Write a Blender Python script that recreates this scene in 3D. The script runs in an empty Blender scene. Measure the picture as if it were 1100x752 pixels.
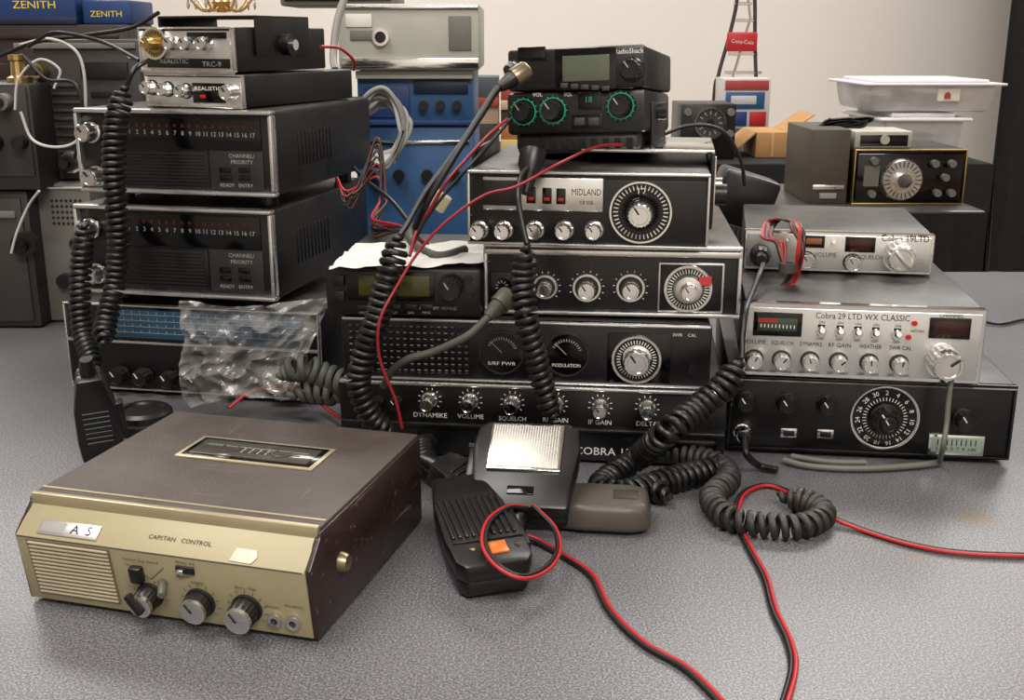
import bpy, bmesh, math, random
from mathutils import Vector, Matrix, noise
random.seed(7)
T=0.75; H=0.345; F=1200.0; PITCH=math.atan(336/F); cp=math.cos(PITCH); sp=math.sin(PITCH)
R=math.radians
# ---------- measuring helpers (survey of the photo: metric positions, z relative to table top)
def ray(px,py):
    t=(376-py)/F
    return Vector(((px-550)/F, cp+t*sp, -sp+t*cp))
def on_z(px,py,z):
    r=ray(px,py); k=(z-H)/r.z
    return Vector((r.x*k,r.y*k,z))
def at_y(px,py,Y):
    r=ray(px,py); k=Y/r.y
    return Vector((r.x*k,Y,H+r.z*k))
def P(a):
    return on_z(*a) if a[2]<0.45 else at_y(*a)
def zat(py,Y): return at_y(550,py,Y).z
def xat(px,Y,z): return (px-550)/F*(Y*cp-(z-H)*sp)

# ---------- materials
def lin(c):
    c=c/255.0
    return c/12.92 if c<=0.04045 else ((c+0.055)/1.055)**2.4
def C(r,g,b): return (lin(r),lin(g),lin(b),1)
MATS={}
def mat(name,rgb=(128,128,128),rough=.5,metal=0.,var=.15,scale=30.,bump=0.,bscale=None,dust=0.,emit=0.,trans=0.,scuff=0.):
    if name in MATS: return MATS[name]
    m=bpy.data.materials.new(name); m.use_nodes=True
    nt=m.node_tree; N=nt.nodes; L=nt.links; b=N['Principled BSDF']
    tc=N.new('ShaderNodeTexCoord')
    n=N.new('ShaderNodeTexNoise'); n.inputs['Scale'].default_value=scale; n.inputs['Detail'].default_value=5
    L.new(tc.outputs['Object'],n.inputs['Vector'])
    mix=N.new('ShaderNodeMix'); mix.data_type='RGBA'
    c=C(*rgb)
    mix.inputs[6].default_value=tuple(x*(1-var) for x in c[:3])+(1,)
    mix.inputs[7].default_value=tuple(min(1,x*(1+var)) for x in c[:3])+(1,)
    L.new(n.outputs['Fac'],mix.inputs[0])
    out=mix.outputs[2]
    if dust>0:
        g=N.new('ShaderNodeNewGeometry'); sx=N.new('ShaderNodeSeparateXYZ'); L.new(g.outputs['Normal'],sx.inputs[0])
        n2=N.new('ShaderNodeTexNoise'); n2.inputs['Scale'].default_value=18; n2.inputs['Detail'].default_value=8
        L.new(tc.outputs['Object'],n2.inputs['Vector'])
        mr=N.new('ShaderNodeMapRange'); mr.inputs[1].default_value=.35; mr.inputs[2].default_value=.75
        L.new(n2.outputs['Fac'],mr.inputs[0])
        mz=N.new('ShaderNodeMapRange'); mz.inputs[1].default_value=.05; mz.inputs[2].default_value=1; mz.inputs[3].default_value=.05
        L.new(sx.outputs['Z'],mz.inputs[0])
        mu=N.new('ShaderNodeMath'); mu.operation='MULTIPLY'; L.new(mr.outputs[0],mu.inputs[0]); L.new(mz.outputs[0],mu.inputs[1])
        m2=N.new('ShaderNodeMath'); m2.operation='MULTIPLY'; L.new(mu.outputs[0],m2.inputs[0]); m2.inputs[1].default_value=dust*.5
        mx=N.new('ShaderNodeMix'); mx.data_type='RGBA'; L.new(m2.outputs[0],mx.inputs[0]); L.new(out,mx.inputs[6]); mx.inputs[7].default_value=C(150,145,135)
        out=mx.outputs[2]
    if scuff>0:
        for rot,scl in ((.5,(14,220,220)),(-.7,(260,18,200))):
            mpg=N.new('ShaderNodeMapping'); mpg.inputs['Rotation'].default_value=(rot,rot*.6,rot); mpg.inputs['Scale'].default_value=scl; L.new(tc.outputs['Object'],mpg.inputs['Vector'])
            ns=N.new('ShaderNodeTexNoise'); ns.inputs['Scale'].default_value=1; ns.inputs['Detail'].default_value=3; L.new(mpg.outputs[0],ns.inputs['Vector'])
            ms=N.new('ShaderNodeMapRange'); ms.inputs[1].default_value=.66; ms.inputs[2].default_value=.74; ms.inputs[4].default_value=scuff; L.new(ns.outputs['Fac'],ms.inputs[0])
            mx2=N.new('ShaderNodeMix'); mx2.data_type='RGBA'; L.new(ms.outputs[0],mx2.inputs[0]); L.new(out,mx2.inputs[6]); mx2.inputs[7].default_value=C(150,140,130); out=mx2.outputs[2]
    L.new(out,b.inputs['Base Color'])
    rr=N.new('ShaderNodeMapRange'); rr.inputs[3].default_value=max(.02,rough-.1); rr.inputs[4].default_value=min(1,rough+.12)
    L.new(n.outputs['Fac'],rr.inputs[0]); L.new(rr.outputs[0],b.inputs['Roughness'])
    b.inputs['Metallic'].default_value=metal
    if trans: b.inputs['Transmission Weight'].default_value=trans
    if emit>0:
        b.inputs['Emission Color'].default_value=c; b.inputs['Emission Strength'].default_value=emit
    if bump>0:
        nb=N.new('ShaderNodeTexNoise'); nb.inputs['Scale'].default_value=bscale or scale*8; nb.inputs['Detail'].default_value=3
        L.new(tc.outputs['Object'],nb.inputs['Vector'])
        bp=N.new('ShaderNodeBump'); bp.inputs['Strength'].default_value=bump; bp.inputs['Distance'].default_value=.001
        L.new(nb.outputs['Fac'],bp.inputs['Height']); L.new(bp.outputs[0],b.inputs['Normal'])
    MATS[name]=m
    return m
BLK=mat('black_plastic',(14,13,13),.36,dust=.12)
BLKM=mat('black_painted_steel',(16,15,15),.40,bump=.2,bscale=500,dust=.35)
FACE=mat('black_face_panel',(11,10,11),.3,dust=.1)
GLOSS=mat('gloss_black',(6,6,7),.12)
CHR=mat('chrome',(235,235,234),.12,1.0,var=.08)
BEZ=mat('polished_bezel',(225,225,223),.26,.95,var=.08)
SIL=mat('brushed_aluminium',(222,221,217),.27,1.0,var=.1,scale=60)
SILP=mat('silver_paint_panel',(212,211,207),.3,.75,var=.06)
WHT=mat('white_print',(225,222,212),.6,var=.03)
GRYP=mat('grey_print',(150,148,142),.6,var=.03)
DKP=mat('dark_print',(28,26,24),.6,var=.03)
RED=mat('red_lens',(170,26,22),.3,emit=.1)
REDP=mat('red_insulation',(172,28,32),.42,var=.1)
BLKW=mat('black_insulation',(14,14,16),.4,var=.1)
RUB=mat('black_rubber_cord',(13,12,12),.40,dust=.15)
RUBG=mat('dusty_rubber_cord',(36,34,32),.55,dust=.3)
GRC=mat('grey_green_cord',(66,68,58),.6)
GRW=mat('grey_cable',(135,133,128),.5)
GRCD=mat('grey_cable_dark',(104,102,95),.5)
WHC=mat('white_cable',(190,188,184),.45)
GRN=mat('green_lit_ring',(25,135,100),.4,emit=.15)
LCDG=mat('lcd_olive',(84,90,74),.2)
LCDD=mat('lcd_dark_olive',(62,62,20),.2)
GOLD=mat('khaki_beige_panel',(164,153,120),.45,.1,var=.1,dust=.1,scuff=.12)
GOLDT=mat('dull_gold_trim',(180,168,136),.35,.5,var=.08)
BRN=mat('brown_leatherette',(66,56,51),.48,var=.3,scale=60,bump=.4,bscale=900,dust=.2,scuff=.16)
BRND=mat('dark_wood_vinyl',(48,32,29),.33,var=.6,scale=30,bump=.15,dust=.2,scuff=.45)
ORA=mat('orange_lens',(205,110,45),.3,emit=.05)
BLU=mat('blue_enamel',(40,80,122),.45,dust=.2)
BLUD=mat('dark_blue_enamel',(24,54,105),.5)
CREAM=mat('cream_enamel',(172,170,158),.5,dust=.1)
GRY=mat('grey_hammertone',(108,106,98),.5,bump=.3,bscale=300,dust=.2)
GRYD=mat('dark_grey_enamel',(50,47,44),.5,bump=.2,bscale=300,dust=.2)
YEL=mat('yellow_print',(225,195,30),.5)
CARD=mat('cardboard',(170,128,80),.8)
BLUL=mat('blue_dial_glass',(36,70,92),.2,emit=.05)
TAUPE=mat('taupe_plastic',(74,68,61),.4,dust=.2)
PAPER=mat('white_paper',(200,198,193),.5,bump=.3,bscale=40)
CLOTH=mat('black_tablecloth',(10,10,12),.85,bump=.3,bscale=200)
BRS=mat('brass',(190,165,110),.3,1.0)
NKL=mat('tarnished_nickel_plug',(150,138,112),.35,.9)
GRPL=mat('dusty_grey_plug',(96,94,84),.5,.3)

# ---------- mesh builder
TXT={}
def text_geo(st):
    if st in TXT: return TXT[st]
    cu=bpy.data.curves.new('t','FONT'); cu.body=st; cu.align_x='CENTER'; cu.align_y='CENTER'; cu.resolution_u=2
    ob=bpy.data.objects.new('t',cu); bpy.context.scene.collection.objects.link(ob)
    bpy.context.view_layer.update()
    ev=ob.evaluated_get(bpy.context.evaluated_depsgraph_get()); me=ev.to_mesh()
    V=[v.co.copy() for v in me.vertices]; Fc=[tuple(p.vertices) for p in me.polygons]
    ev.to_mesh_clear(); bpy.data.objects.remove(ob); bpy.data.curves.remove(cu)
    TXT[st]=(V,Fc); return TXT[st]
RX=Matrix.Rotation(R(90),4,'X')
def Tr(x,y,z): return Matrix.Translation((x,y,z))
def align(p,d):
    return Matrix.Translation(p)@Vector(d).normalized().to_track_quat('Z','Y').to_matrix().to_4x4()
def catmull(pts,n=10):
    if len(pts)<3: return [Vector(p) for p in pts]
    p=[2*pts[0]-pts[1]]+list(pts)+[2*pts[-1]-pts[-2]]; out=[]
    for i in range(1,len(p)-2):
        for k in range(n):
            t=k/n
            out.append(.5*((2*p[i])+(-p[i-1]+p[i+1])*t+(2*p[i-1]-5*p[i]+4*p[i+1]-p[i+2])*t*t+(-p[i-1]+3*p[i]-3*p[i+1]+p[i+2])*t**3))
    out.append(p[-2]); return out
def resample(pts,step):
    out=[pts[0].copy()]; acc=0
    for a,b in zip(pts,pts[1:]):
        l=(b-a).length
        if l<1e-9: continue
        d=step-acc
        while d<=l:
            out.append(a.lerp(b,d/l)); d+=step
        acc=l-(d-step)
    return out
def frames(pts):
    n=len(pts); t0=(pts[1]-pts[0]).normalized()
    up=Vector((0,0,1)) if abs(t0.z)<.9 else Vector((0,1,0))
    u=(up-t0*up.dot(t0)).normalized(); out=[]
    for i in range(n):
        t=(pts[min(i+1,n-1)]-pts[max(i-1,0)]).normalized()
        u=u-t*u.dot(t)
        if u.length<1e-6: u=t.orthogonal()
        u.normalize(); out.append((t,u.copy(),t.cross(u)))
    return out
class B:
    def __init__(s): s.V=[];s.F=[];s.I=[];s.mats=[];s.M=Matrix.Identity(4)
    def mi(s,m):
        if m not in s.mats: s.mats.append(m)
        return s.mats.index(m)
    def add(s,V,Fc,m,M=None):
        o=len(s.V); MM=s.M@M if M is not None else s.M
        s.V+= [MM@Vector(v) for v in V]; i=s.mi(m)
        for f in Fc: s.F.append(tuple(o+k for k in f)); s.I.append(i)
    def bm(s,bm,m,M=None):
        bm.verts.index_update()
        s.add([v.co.copy() for v in bm.verts],[tuple(v.index for v in f.verts) for f in bm.faces],m,M); bm.free()
    def box(s,x0,y0,z0,x1,y1,z1,m,bev=0,M=None,seg=2):
        bm=bmesh.new(); bmesh.ops.create_cube(bm,size=1)
        for v in bm.verts: v.co=Vector(((x0+x1)/2+v.co.x*(x1-x0),(y0+y1)/2+v.co.y*(y1-y0),(z0+z1)/2+v.co.z*(z1-z0)))
        if bev>0:
            bev=min(bev,.45*min(abs(x1-x0),abs(y1-y0),abs(z1-z0)))
            bmesh.ops.bevel(bm,geom=bm.edges[:],offset=bev,segments=seg,affect='EDGES',profile=.5)
        s.bm(bm,m,M)
    def prism(s,poly,h,m,bev=0,M=None,seg=2,top=None):
        bm=bmesh.new(); n=len(poly); k=top or 1
        cx=sum(p[0] for p in poly)/n; cy=sum(p[1] for p in poly)/n
        a=[bm.verts.new((x,y,0)) for x,y in poly]; b=[bm.verts.new((cx+(x-cx)*k,cy+(y-cy)*k,h)) for x,y in poly]
        bm.faces.new(a[::-1]); bm.faces.new(b)
        for i in range(n): bm.faces.new((a[i],a[(i+1)%n],b[(i+1)%n],b[i]))
        bmesh.ops.recalc_face_normals(bm,faces=bm.faces)
        if bev>0: bmesh.ops.bevel(bm,geom=bm.edges[:],offset=bev,segments=seg,affect='EDGES',profile=.5)
        s.bm(bm,m,M)
    def lathe(s,prof,M,m,seg=24,flute=0):
        V=[];Fc=[]
        for r,z in prof:
            for k in range(seg):
                a=2*math.pi*k/seg; rr=r*(1-flute*(k%2))
                V.append((rr*math.cos(a),rr*math.sin(a),z))
        for j in range(len(prof)-1):
            for k in range(seg):
                Fc.append((j*seg+k,j*seg+(k+1)%seg,(j+1)*seg+(k+1)%seg,(j+1)*seg+k))
        Fc.append(tuple(range(seg))[::-1]); Fc.append(tuple((len(prof)-1)*seg+k for k in range(seg)))
        s.add(V,Fc,m,M)
    def cyl(s,p,d,r,h,m,seg=24,r2=None,bev=0):
        r2=r if r2 is None else r2
        s.lathe([(r,0),(r2,h-bev),(r2-bev,h)] if bev else [(r,0),(r2,h)],align(p,d),m,seg)
    def ring(s,M,r0,r1,t,m,seg=32):
        V=[];Fc=[]
        pr=[(r0,0),(r0,t),(r1,t),(r1,0)]
        for r,z in pr:
            for k in range(seg):
                a=2*math.pi*k/seg; V.append((r*math.cos(a),r*math.sin(a),z))
        for j in range(4):
            for k in range(seg):
                Fc.append((j*seg+(k+1)%seg,j*seg+k,((j+1)%4)*seg+k,((j+1)%4)*seg+(k+1)%seg))
        s.add(V,Fc,m,M)
    def tube(s,pts,r,m,seg=8,rf=None):
        fr=frames(pts);V=[];Fc=[];n=len(pts)
        for i,(p,(t,u,w)) in enumerate(zip(pts,fr)):
            rr=r if rf is None else rf(i/(n-1))
            for k in range(seg):
                a=2*math.pi*k/seg; V.append(p+(u*math.cos(a)+w*math.sin(a))*rr)
        for i in range(n-1):
            for k in range(seg):
                Fc.append((i*seg+k,i*seg+(k+1)%seg,(i+1)*seg+(k+1)%seg,(i+1)*seg+k))
        Fc.append(tuple(range(seg))[::-1]); Fc.append(tuple((n-1)*seg+k for k in range(seg)))
        s.add(V,Fc,m)
    def coil(s,pts,Rr,r,pitch,m,seg=6,steps=14):
        path=resample(catmull(pts,16),pitch/steps)
        fr=frames(path); hp=[]
        n=len(path)
        for i,(p,(t,u,w)) in enumerate(zip(path,fr)):
            a=2*math.pi*i/steps
            e=min(1,i/steps/2,(n-1-i)/steps/2)
            RR=Rr*max(.15,e)*(1+.06*math.sin(i*.013))
            hp.append(p+(u*math.cos(a)+w*math.sin(a))*RR)
        s.tube(hp,r,m,seg)
    def text(s,st,M,size,m,wid=None):
        V,Fc=text_geo(st)
        if not V: return
        xs=[v.x for v in V]; ys=[v.y for v in V]
        hh=max(ys)-min(ys); sc=size/max(.6,min(hh,.75)); sx=sc
        if wid: sx=wid/(max(xs)-min(xs))
        s.add([Vector((v.x*sx,v.y*sc,0)) for v in V],Fc,m,M)
    def finish(s,name,M=None,smooth=35,parent=None):
        me=bpy.data.meshes.new(name)
        me.from_pydata([tuple(v) for v in s.V],[],s.F)
        for m in s.mats: me.materials.append(m)
        me.polygons.foreach_set('material_index',s.I)
        me.polygons.foreach_set('use_smooth',[True]*len(s.F))
        me.update(); me.set_sharp_from_angle(angle=R(smooth))
        ob=bpy.data.objects.new(name,me); bpy.context.scene.collection.objects.link(ob)
        ob.matrix_world=Matrix.Translation((0,0,T))@(M if M is not None else Matrix.Identity(4))
        s.ob=ob; return ob
class U(B):
    """rack / mobile unit: local x right, y back (front face y=0), z up"""
    def __init__(s,xl,xr,yt,yb,Yl,Yr,z0,h=None,roll=0,tilt=0):
        super().__init__()
        if not isinstance(yt,tuple): yt=(yt,yt)
        if not isinstance(yb,tuple): yb=(yb,yb)
        s.xl,s.xr,s.yt,s.yb=xl,xr,yt,yb; Ym=(Yl+Yr)/2
        s.h=h or zat(sum(yt)/2,Ym)-z0; s.z0=z0
        zm=z0+s.h/2
        a=Vector((xat(xl,Yl,zm),Yl,z0)); b=Vector((xat(xr,Yr,zm),Yr,z0))
        s.w=(b-a).length; s.k=s.w/(xr-xl); s.yaw=math.atan2(b.y-a.y,b.x-a.x)
        s.X=Matrix.Translation(a)@Matrix.Rotation(s.yaw,4,'Z')@Matrix.Rotation(roll,4,'Y')@Matrix.Rotation(tilt,4,'X')
        s.top=z0+s.h
    def x(s,px): return (px-s.xl)/(s.xr-s.xl)*s.w
    def z(s,px,py):
        f=(px-s.xl)/(s.xr-s.xl); t=s.yt[0]+(s.yt[1]-s.yt[0])*f; b=s.yb[0]+(s.yb[1]-s.yb[0])*f
        return (b-py)/(b-t)*s.h
    def fm(s,px,py,y=0): return Tr(s.x(px),y,s.z(px,py))@RX
    def panel(s,x0,y0,x1,y1,th,m,y=0,bev=.0005):
        xa,xb=s.x(x0),s.x(x1); cx=(x0+x1)/2; za,zb=s.z(cx,y0),s.z(cx,y1)
        s.box(xa,y-th,min(za,zb),xb,y,max(za,zb),m,bev)
    def label(s,st,px,py,hpx,m=WHT,y=-.0004,wpx=None):
        s.text(st,s.fm(px,py,y),hpx*.85*s.k,m,wid=wpx*s.k if wpx else None)
    def knob(s,px,py,rpx,L=.012,body=None,cap=None,y=0,skirt=None,ang=.6,n=14,ptr=None):
        body=body or SIL; cap=cap or body; r=rpx*s.k; M=s.fm(px,py,y)
        if skirt: s.lathe([(r*1.18,0),(r*1.15,L*.14),(r*.9,L*.2)],M,skirt,28)
        s.lathe([(r,L*.02),(r,L*.8),(r*.93,L*.9)],M,body,n*2,flute=.07)
        s.lathe([(r*.86,L*.88),(r*.84,L),(r*.7,L*1.0),(r*.66,L*.95)],M,cap,24)
        s.box(-r*.06,r*.15,L*.98,r*.06,r*.84,L*1.03,ptr or (DKP if cap in (SIL,CHR) else WHT),0,M=M@Matrix.Rotation(ang,4,'Z'))
    def ticks(s,px,py,r0,r1,n,m,y=-.0006,a0=0,a1=360,wd=.9):
        M=s.fm(px,py,y); k=s.k
        for i in range(n):
            a=R(a0+(a1-a0)*i/n)
            s.add([(-wd*k/2,r0*k,0),(wd*k/2,r0*k,0),(wd*k/2,r1*k,0),(-wd*k/2,r1*k,0)],[(0,1,2,3)],m,M@Matrix.Rotation(a,4,'Z'))
    def disc(s,px,py,rpx,th,m,y=0,seg=40,r2=None):
        r=rpx*s.k; s.lathe([(r,0),(r*(r2 or .98),th)],s.fm(px,py,y),m,seg)
    def rim(s,px,py,r0,r1,th,m,y=0): s.ring(s.fm(px,py,y),r0*s.k,r1*s.k,th,m,40)
    def jack(s,px,py,r,L=.02):
        M=s.fm(px,py,0); r*=s.k
        s.lathe([(r*1.1,0),(r*1.1,.003)],M,CHR,24); s.lathe([(r,.002),(r,L*.6),(r*.85,L*.7)],M,CHR,28,flute=.06)
        s.lathe([(r*.75,L*.6),(r*.6,L),(r*.4,L*1.3)],M,BLK,20)
    def shell(s,d,m=None,bev=.002,y0=0):
        s.d=d; s.box(0,y0,0,s.w,d,s.h,m or BLKM,bev)
    def frame(s,m,t=.002,pr=.003,bev=.0008):
        w,h=s.w,s.h
        s.box(0,-pr,0,w,.003,t,m,bev); s.box(0,-pr,h-t,w,.003,h,m,bev)
        s.box(0,-pr,t,t,.003,h-t,m,bev); s.box(w-t,-pr,t,w,.003,h-t,m,bev)
    def feet(s,r=.006,hh=.004):
        for x in (.12,.88):
            for y in (.12,.88): s.lathe([(r,-hh),(r,.001)],Tr(s.w*x,s.d*y,0),BLK,14)
    def done(s,name): return s.finish(name,s.X)

# =====================================================================  ROOM
def plain(name,x0,y0,z0,x1,y1,z1,m):
    b=B(); b.box(x0,y0,z0-T,x1,y1,z1-T,m); return b.finish(name)
WALL=mat('painted_plaster_wall',(224,221,215),.8,var=.04,scale=2,bump=.1,bscale=60)
CEIL=mat('ceiling_tile',(225,224,221),.9,bump=.2,bscale=120)
FLOOR=mat('tan_vinyl_floor',(150,120,92),.45,var=.2,scale=6)
plain('floor',-5,-3,-.1,5,6.0,0,FLOOR)
plain('wall_back',-5,6.0,0,5,6.1,3,WALL)
plain('wall_left',-5.1,-3,0,-5,6,3,WALL)
plain('wall_right',5,-3,0,5.1,6,3,WALL)
plain('wall_front',-5,-3.1,0,5,-3,3,WALL)
plain('ceiling',-5,-3,3,5,6,3.1,CEIL)
plain('baseboard_back',-5,5.97,0,5,6.0,.1,mat('baseboard_paint',(90,85,80),.5))
def light(name,x,y,sx,sy,e,col=(1,.978,.945),z=2.97):
    l=bpy.data.lights.new(name,'AREA'); l.shape='RECTANGLE'; l.size=sx; l.size_y=sy; l.energy=e; l.color=col
    o=bpy.data.objects.new(name,l); o.location=(x,y,z); bpy.context.scene.collection.objects.link(o)
light('ceiling_light_panel',-.9,.5,1.2,1.0,46)
light('ceiling_light_panel.001',1.1,2.6,1.2,.8,58)
light('ceiling_light_panel.002',-2.2,3.6,1.2,.8,54)
light('ceiling_light_panel.003',.6,-1.4,1.6,.8,100)
light('ceiling_light_panel.004',2.6,4.4,1.2,.8,46)
light('ceiling_light_panel.005',-.3,4.4,1.2,.8,44)
w=bpy.data.worlds.new('World'); bpy.context.scene.world=w; w.use_nodes=True
w.node_tree.nodes['Background'].inputs[0].default_value=(.9,.93,1,1); w.node_tree.nodes['Background'].inputs[1].default_value=.3

# ---- main table
tm=bpy.data.materials.new('speckled_laminate'); tm.use_nodes=True
nt=tm.node_tree;N=nt.nodes;L=nt.links;b_=N['Principled BSDF']
tc=N.new('ShaderNodeTexCoord')
def noi(sc,det=2):
    n=N.new('ShaderNodeTexNoise'); n.inputs['Scale'].default_value=sc; n.inputs['Detail'].default_value=det; L.new(tc.outputs['Object'],n.inputs['Vector']); return n
n1=noi(700,3); r1=N.new('ShaderNodeValToRGB'); L.new(n1.outputs['Fac'],r1.inputs[0])
e=r1.color_ramp.elements; e[0].position=.36; e[0].color=C(68,67,70); e[1].position=.64; e[1].color=C(138,137,139)
x_=r1.color_ramp.elements.new(.5); x_.color=C(97,96,98)
n2=noi(3,6); r2=N.new('ShaderNodeValToRGB'); L.new(n2.outputs['Fac'],r2.inputs[0]); r2.color_ramp.elements[0].color=(.82,.82,.82,1); r2.color_ramp.elements[1].color=(1.0,1.0,1.0,1)
mm=N.new('ShaderNodeMix'); mm.data_type='RGBA'; mm.blend_type='MULTIPLY'; mm.inputs[0].default_value=1
L.new(r1.outputs[0],mm.inputs[6]); L.new(r2.outputs[0],mm.inputs[7])
last=mm.outputs[2]
for (sx_,sy_,rad) in ((1048,556,.012),(985,600,.006)):
    c=on_z(sx_,sy_,0); vd=N.new('ShaderNodeVectorMath'); vd.operation='DISTANCE'; L.new(tc.outputs['Object'],vd.inputs[0]); vd.inputs[1].default_value=(c.x,c.y,0)
    nn_=noi(120,5); ad_=N.new('ShaderNodeMath'); ad_.operation='MULTIPLY_ADD'; L.new(nn_.outputs['Fac'],ad_.inputs[0]); ad_.inputs[1].default_value=.03; L.new(vd.outputs['Value'],ad_.inputs[2])
    mr_=N.new('ShaderNodeMapRange'); L.new(ad_.outputs[0],mr_.inputs[0]); mr_.inputs[1].default_value=rad+.010; mr_.inputs[2].default_value=rad+.020; mr_.inputs[3].default_value=.5; mr_.inputs[4].default_value=0
    ms=N.new('ShaderNodeMix'); ms.data_type='RGBA'; L.new(mr_.outputs[0],ms.inputs[0]); L.new(last,ms.inputs[6]); ms.inputs[7].default_value=C(120,94,62); last=ms.outputs[2]
L.new(last,b_.inputs['Base Color'])
nr=noi(6,6); rr_=N.new('ShaderNodeMapRange'); rr_.inputs[3].default_value=.30; rr_.inputs[4].default_value=.44; L.new(nr.outputs['Fac'],rr_.inputs[0]); L.new(rr_.outputs[0],b_.inputs['Roughness'])
nb=noi(800,2); bp=N.new('ShaderNodeBump'); bp.inputs['Strength'].default_value=.18; bp.inputs['Distance'].default_value=.0006; L.new(nb.outputs['Fac'],bp.inputs['Height']); L.new(bp.outputs[0],b_.inputs['Normal'])
tb=B(); tb.box(-1.25,.22,-.03,1.25,1.68,0,tm,.006)
tb.box(-1.15,.3,-.09,1.15,1.6,-.03,GRYD,.003)
for x in (-1.1,1.1):
    for y in (.35,1.55): tb.cyl((x,y,-T),(0,0,1),.022,T-.03,GRYD)
tb.finish('work_table')

# =====================================================================  RIGHT STACK
A=U(782,1088,(412,404),(487,495),.905,.875,.005)
u=A; u.shell(.24,BLKM,.003); u.frame(GLOSS,.0025,.003); u.feet(.008,.005)
u.box(.001,-.0036,u.h-.0035,u.w-.001,-.0028,u.h-.0025,GRYP,0)
u.panel(786,408,1085,492,.001,FACE)
for px in (800,845,889): u.knob(px,437,10,.014,BLK,BLK,skirt=GLOSS); u.ticks(px,437,13,16,11,WHT,a0=-140,a1=140)
u.knob(1036,447,11,.014,BLK,BLK,skirt=GLOSS); u.ticks(1036,447,14,17,11,WHT,a0=-140,a1=140)
u.label('AM  LSB  USB',808,420,5.5,wpx=32); u.label('Fine Tuning',853,419,6.5,wpx=32); u.label('Volume',891,419,6.5,wpx=20); u.label('Squelch',1034,424,6.5,wpx=23)
u.label('Pinto SSB Transceiver   JCPenney',1030,412,7,wpx=105)
u.label('ANL',846,461,5.5);u.label('Mode',889,461,5.5);u.label('CB',908,470,5.5);u.label('PA',873,470,5.5);u.label('OFF',832,470,4);u.label('CH',830,445,5);u.label('CH',872,445,5)
for px in (850,890): u.panel(px-9,465,px+9,475,.002,CHR); u.panel(px-6,467,px+6,473,.0035,BLK)
u.disc(952,449,37,.002,SIL); u.disc(952,449,35,.003,GLOSS); u.rim(952,449,35.5,37,.004,CHR)
u.ticks(952,449,20,24,40,WHT,y=-.0034,wd=.8)
for i,a in enumerate(range(0,360,24)):
    u.text(str(i*2+2),u.fm(952,449,-.0034)@Matrix.Rotation(-R(a),4,'Z')@Tr(0,29*u.k,0),5*u.k,WHT)
u.knob(952,449,15,.016,BLK,BLK,skirt=GLOSS,y=-.003); u.knob(952,449,9,.006,BLK,BLK,y=-.018)
u.panel(1001,466,1060,490,.003,CHR); u.panel(1004,469,1057,487,.0036,mat('meter_face',(135,148,136),.3,emit=.05))
for i in range(9): u.panel(1010+i*5,471,1011+i*5,478,.004,DKP,bev=0)
u.label('S 1  3  5  7  9  +30',1030,482,4,DKP,y=-.0042,wpx=42)
u.jack(799,470,9,.02)
u.done('ssb_transceiver')
z1=A.top
K=U(799,1054,(331,325),(398,401),.90,.872,z1+.003)
u=K; u.shell(.21,BLKM,.002); u.panel(799.5,330,1053,399,.004,SILP,bev=.0015); u.box(-.0008,-.0045,-.0005,u.w+.0008,.004,u.h+.0008,CHR,.001,seg=1)
u.panel(802,332,1051,396,.0055,SILP,bev=.001)
u.feet(.006,.003)
Y0=-.0056
u.panel(808,338,861,360,.0068,GLOSS); u.panel(813,343,856,355,.0072,mat('meter_green_face',(52,66,50),.3)); u.panel(813,344,834,347,.0075,RED,bev=0)
for i in range(10): u.panel(816+i*4,349,817+i*4,352,.0076,WHT,bev=0)
u.label('Cobra 29 LTD WX CLASSIC',925,338,8,DKP,Y0-.0002,wpx=100)
u.label('CHANNEL',1018,332,4.5,DKP,Y0-.0002)
for px in (882,902,921,940,963):
    u.rim(px,353,3,5.5,.002,CHR,Y0); u.cyl((u.x(px),Y0,u.z(px,353)),(0,-1,.25),.0016,.009,CHR,12,r2=.0022); u.label('ON',px,345,3.5,DKP,Y0-.0002); u.label('OFF',px,361,3.5,DKP,Y0-.0002)
    u.panel(px-4,347,px+4,358,.0062,GLOSS)
u.disc(980,341,3,.002,RED,Y0); u.label('NIT/AN',984,349,3.5,DKP,Y0-.0002)
u.disc(975,355,3,.002,RED,Y0)
u.panel(996,334,1039,355,.0068,GLOSS); u.panel(1000,337,1035,352,.0072,mat('red_window',(48,14,12),.12))
for px,st in zip((811,841,872,903,936,968),('VOLUME','SQUELCH','DYNAMIKE','RF GAIN','WEATHER','SWR CAL')):
    u.label(st,px,366.5,5.5,DKP,Y0-.0002,wpx=24)
    u.disc(px,382,10.5,.001,DKP,Y0); u.knob(px,382,9,.014,SIL,CHR,y=Y0,ang=random.uniform(-1,1)); 
    u.label('OFF      MAX',px,394,3.5,DKP,Y0-.0002)
u.disc(1014,377,20,.003,CHR,Y0); u.knob(1014,377,17,.02,SIL,SIL,y=Y0-.002,n=18,ang=-.9)
u.box(-.0025,-.012,Y0-.001,.0025,.012,0,SIL,.001,M=u.fm(1014,377,Y0-.02)@Matrix.Rotation(-.9,4,'Z'))
u.done('cb_radio')
z2=K.top
K2=U(800,1001,(252,247),(305,300),1.03,1.0,z2+.002)
u=K2; u.shell(.17,BLKM,.002); u.box(-.001,-.003,-.001,u.w+.001,.004,u.h+.001,CHR,.0012,seg=1); u.panel(802,253,999,299,.0045,SILP,bev=.001); Y0=-.0046
u.feet(.005,.002)
u.panel(858,254,886,271,.006,GLOSS); u.panel(861,258,883,266,.0064,mat('amber_meter',(140,80,50),.3))
u.panel(908,253,940,274,.0058,GLOSS); u.panel(912,256,936,271,.0062,mat('red_window'))
u.label('Cobra 19LTD',971,253,8,DKP,Y0-.0002,wpx=50); u.label('CHANNEL',966,260,4,DKP,Y0-.0002)
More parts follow.
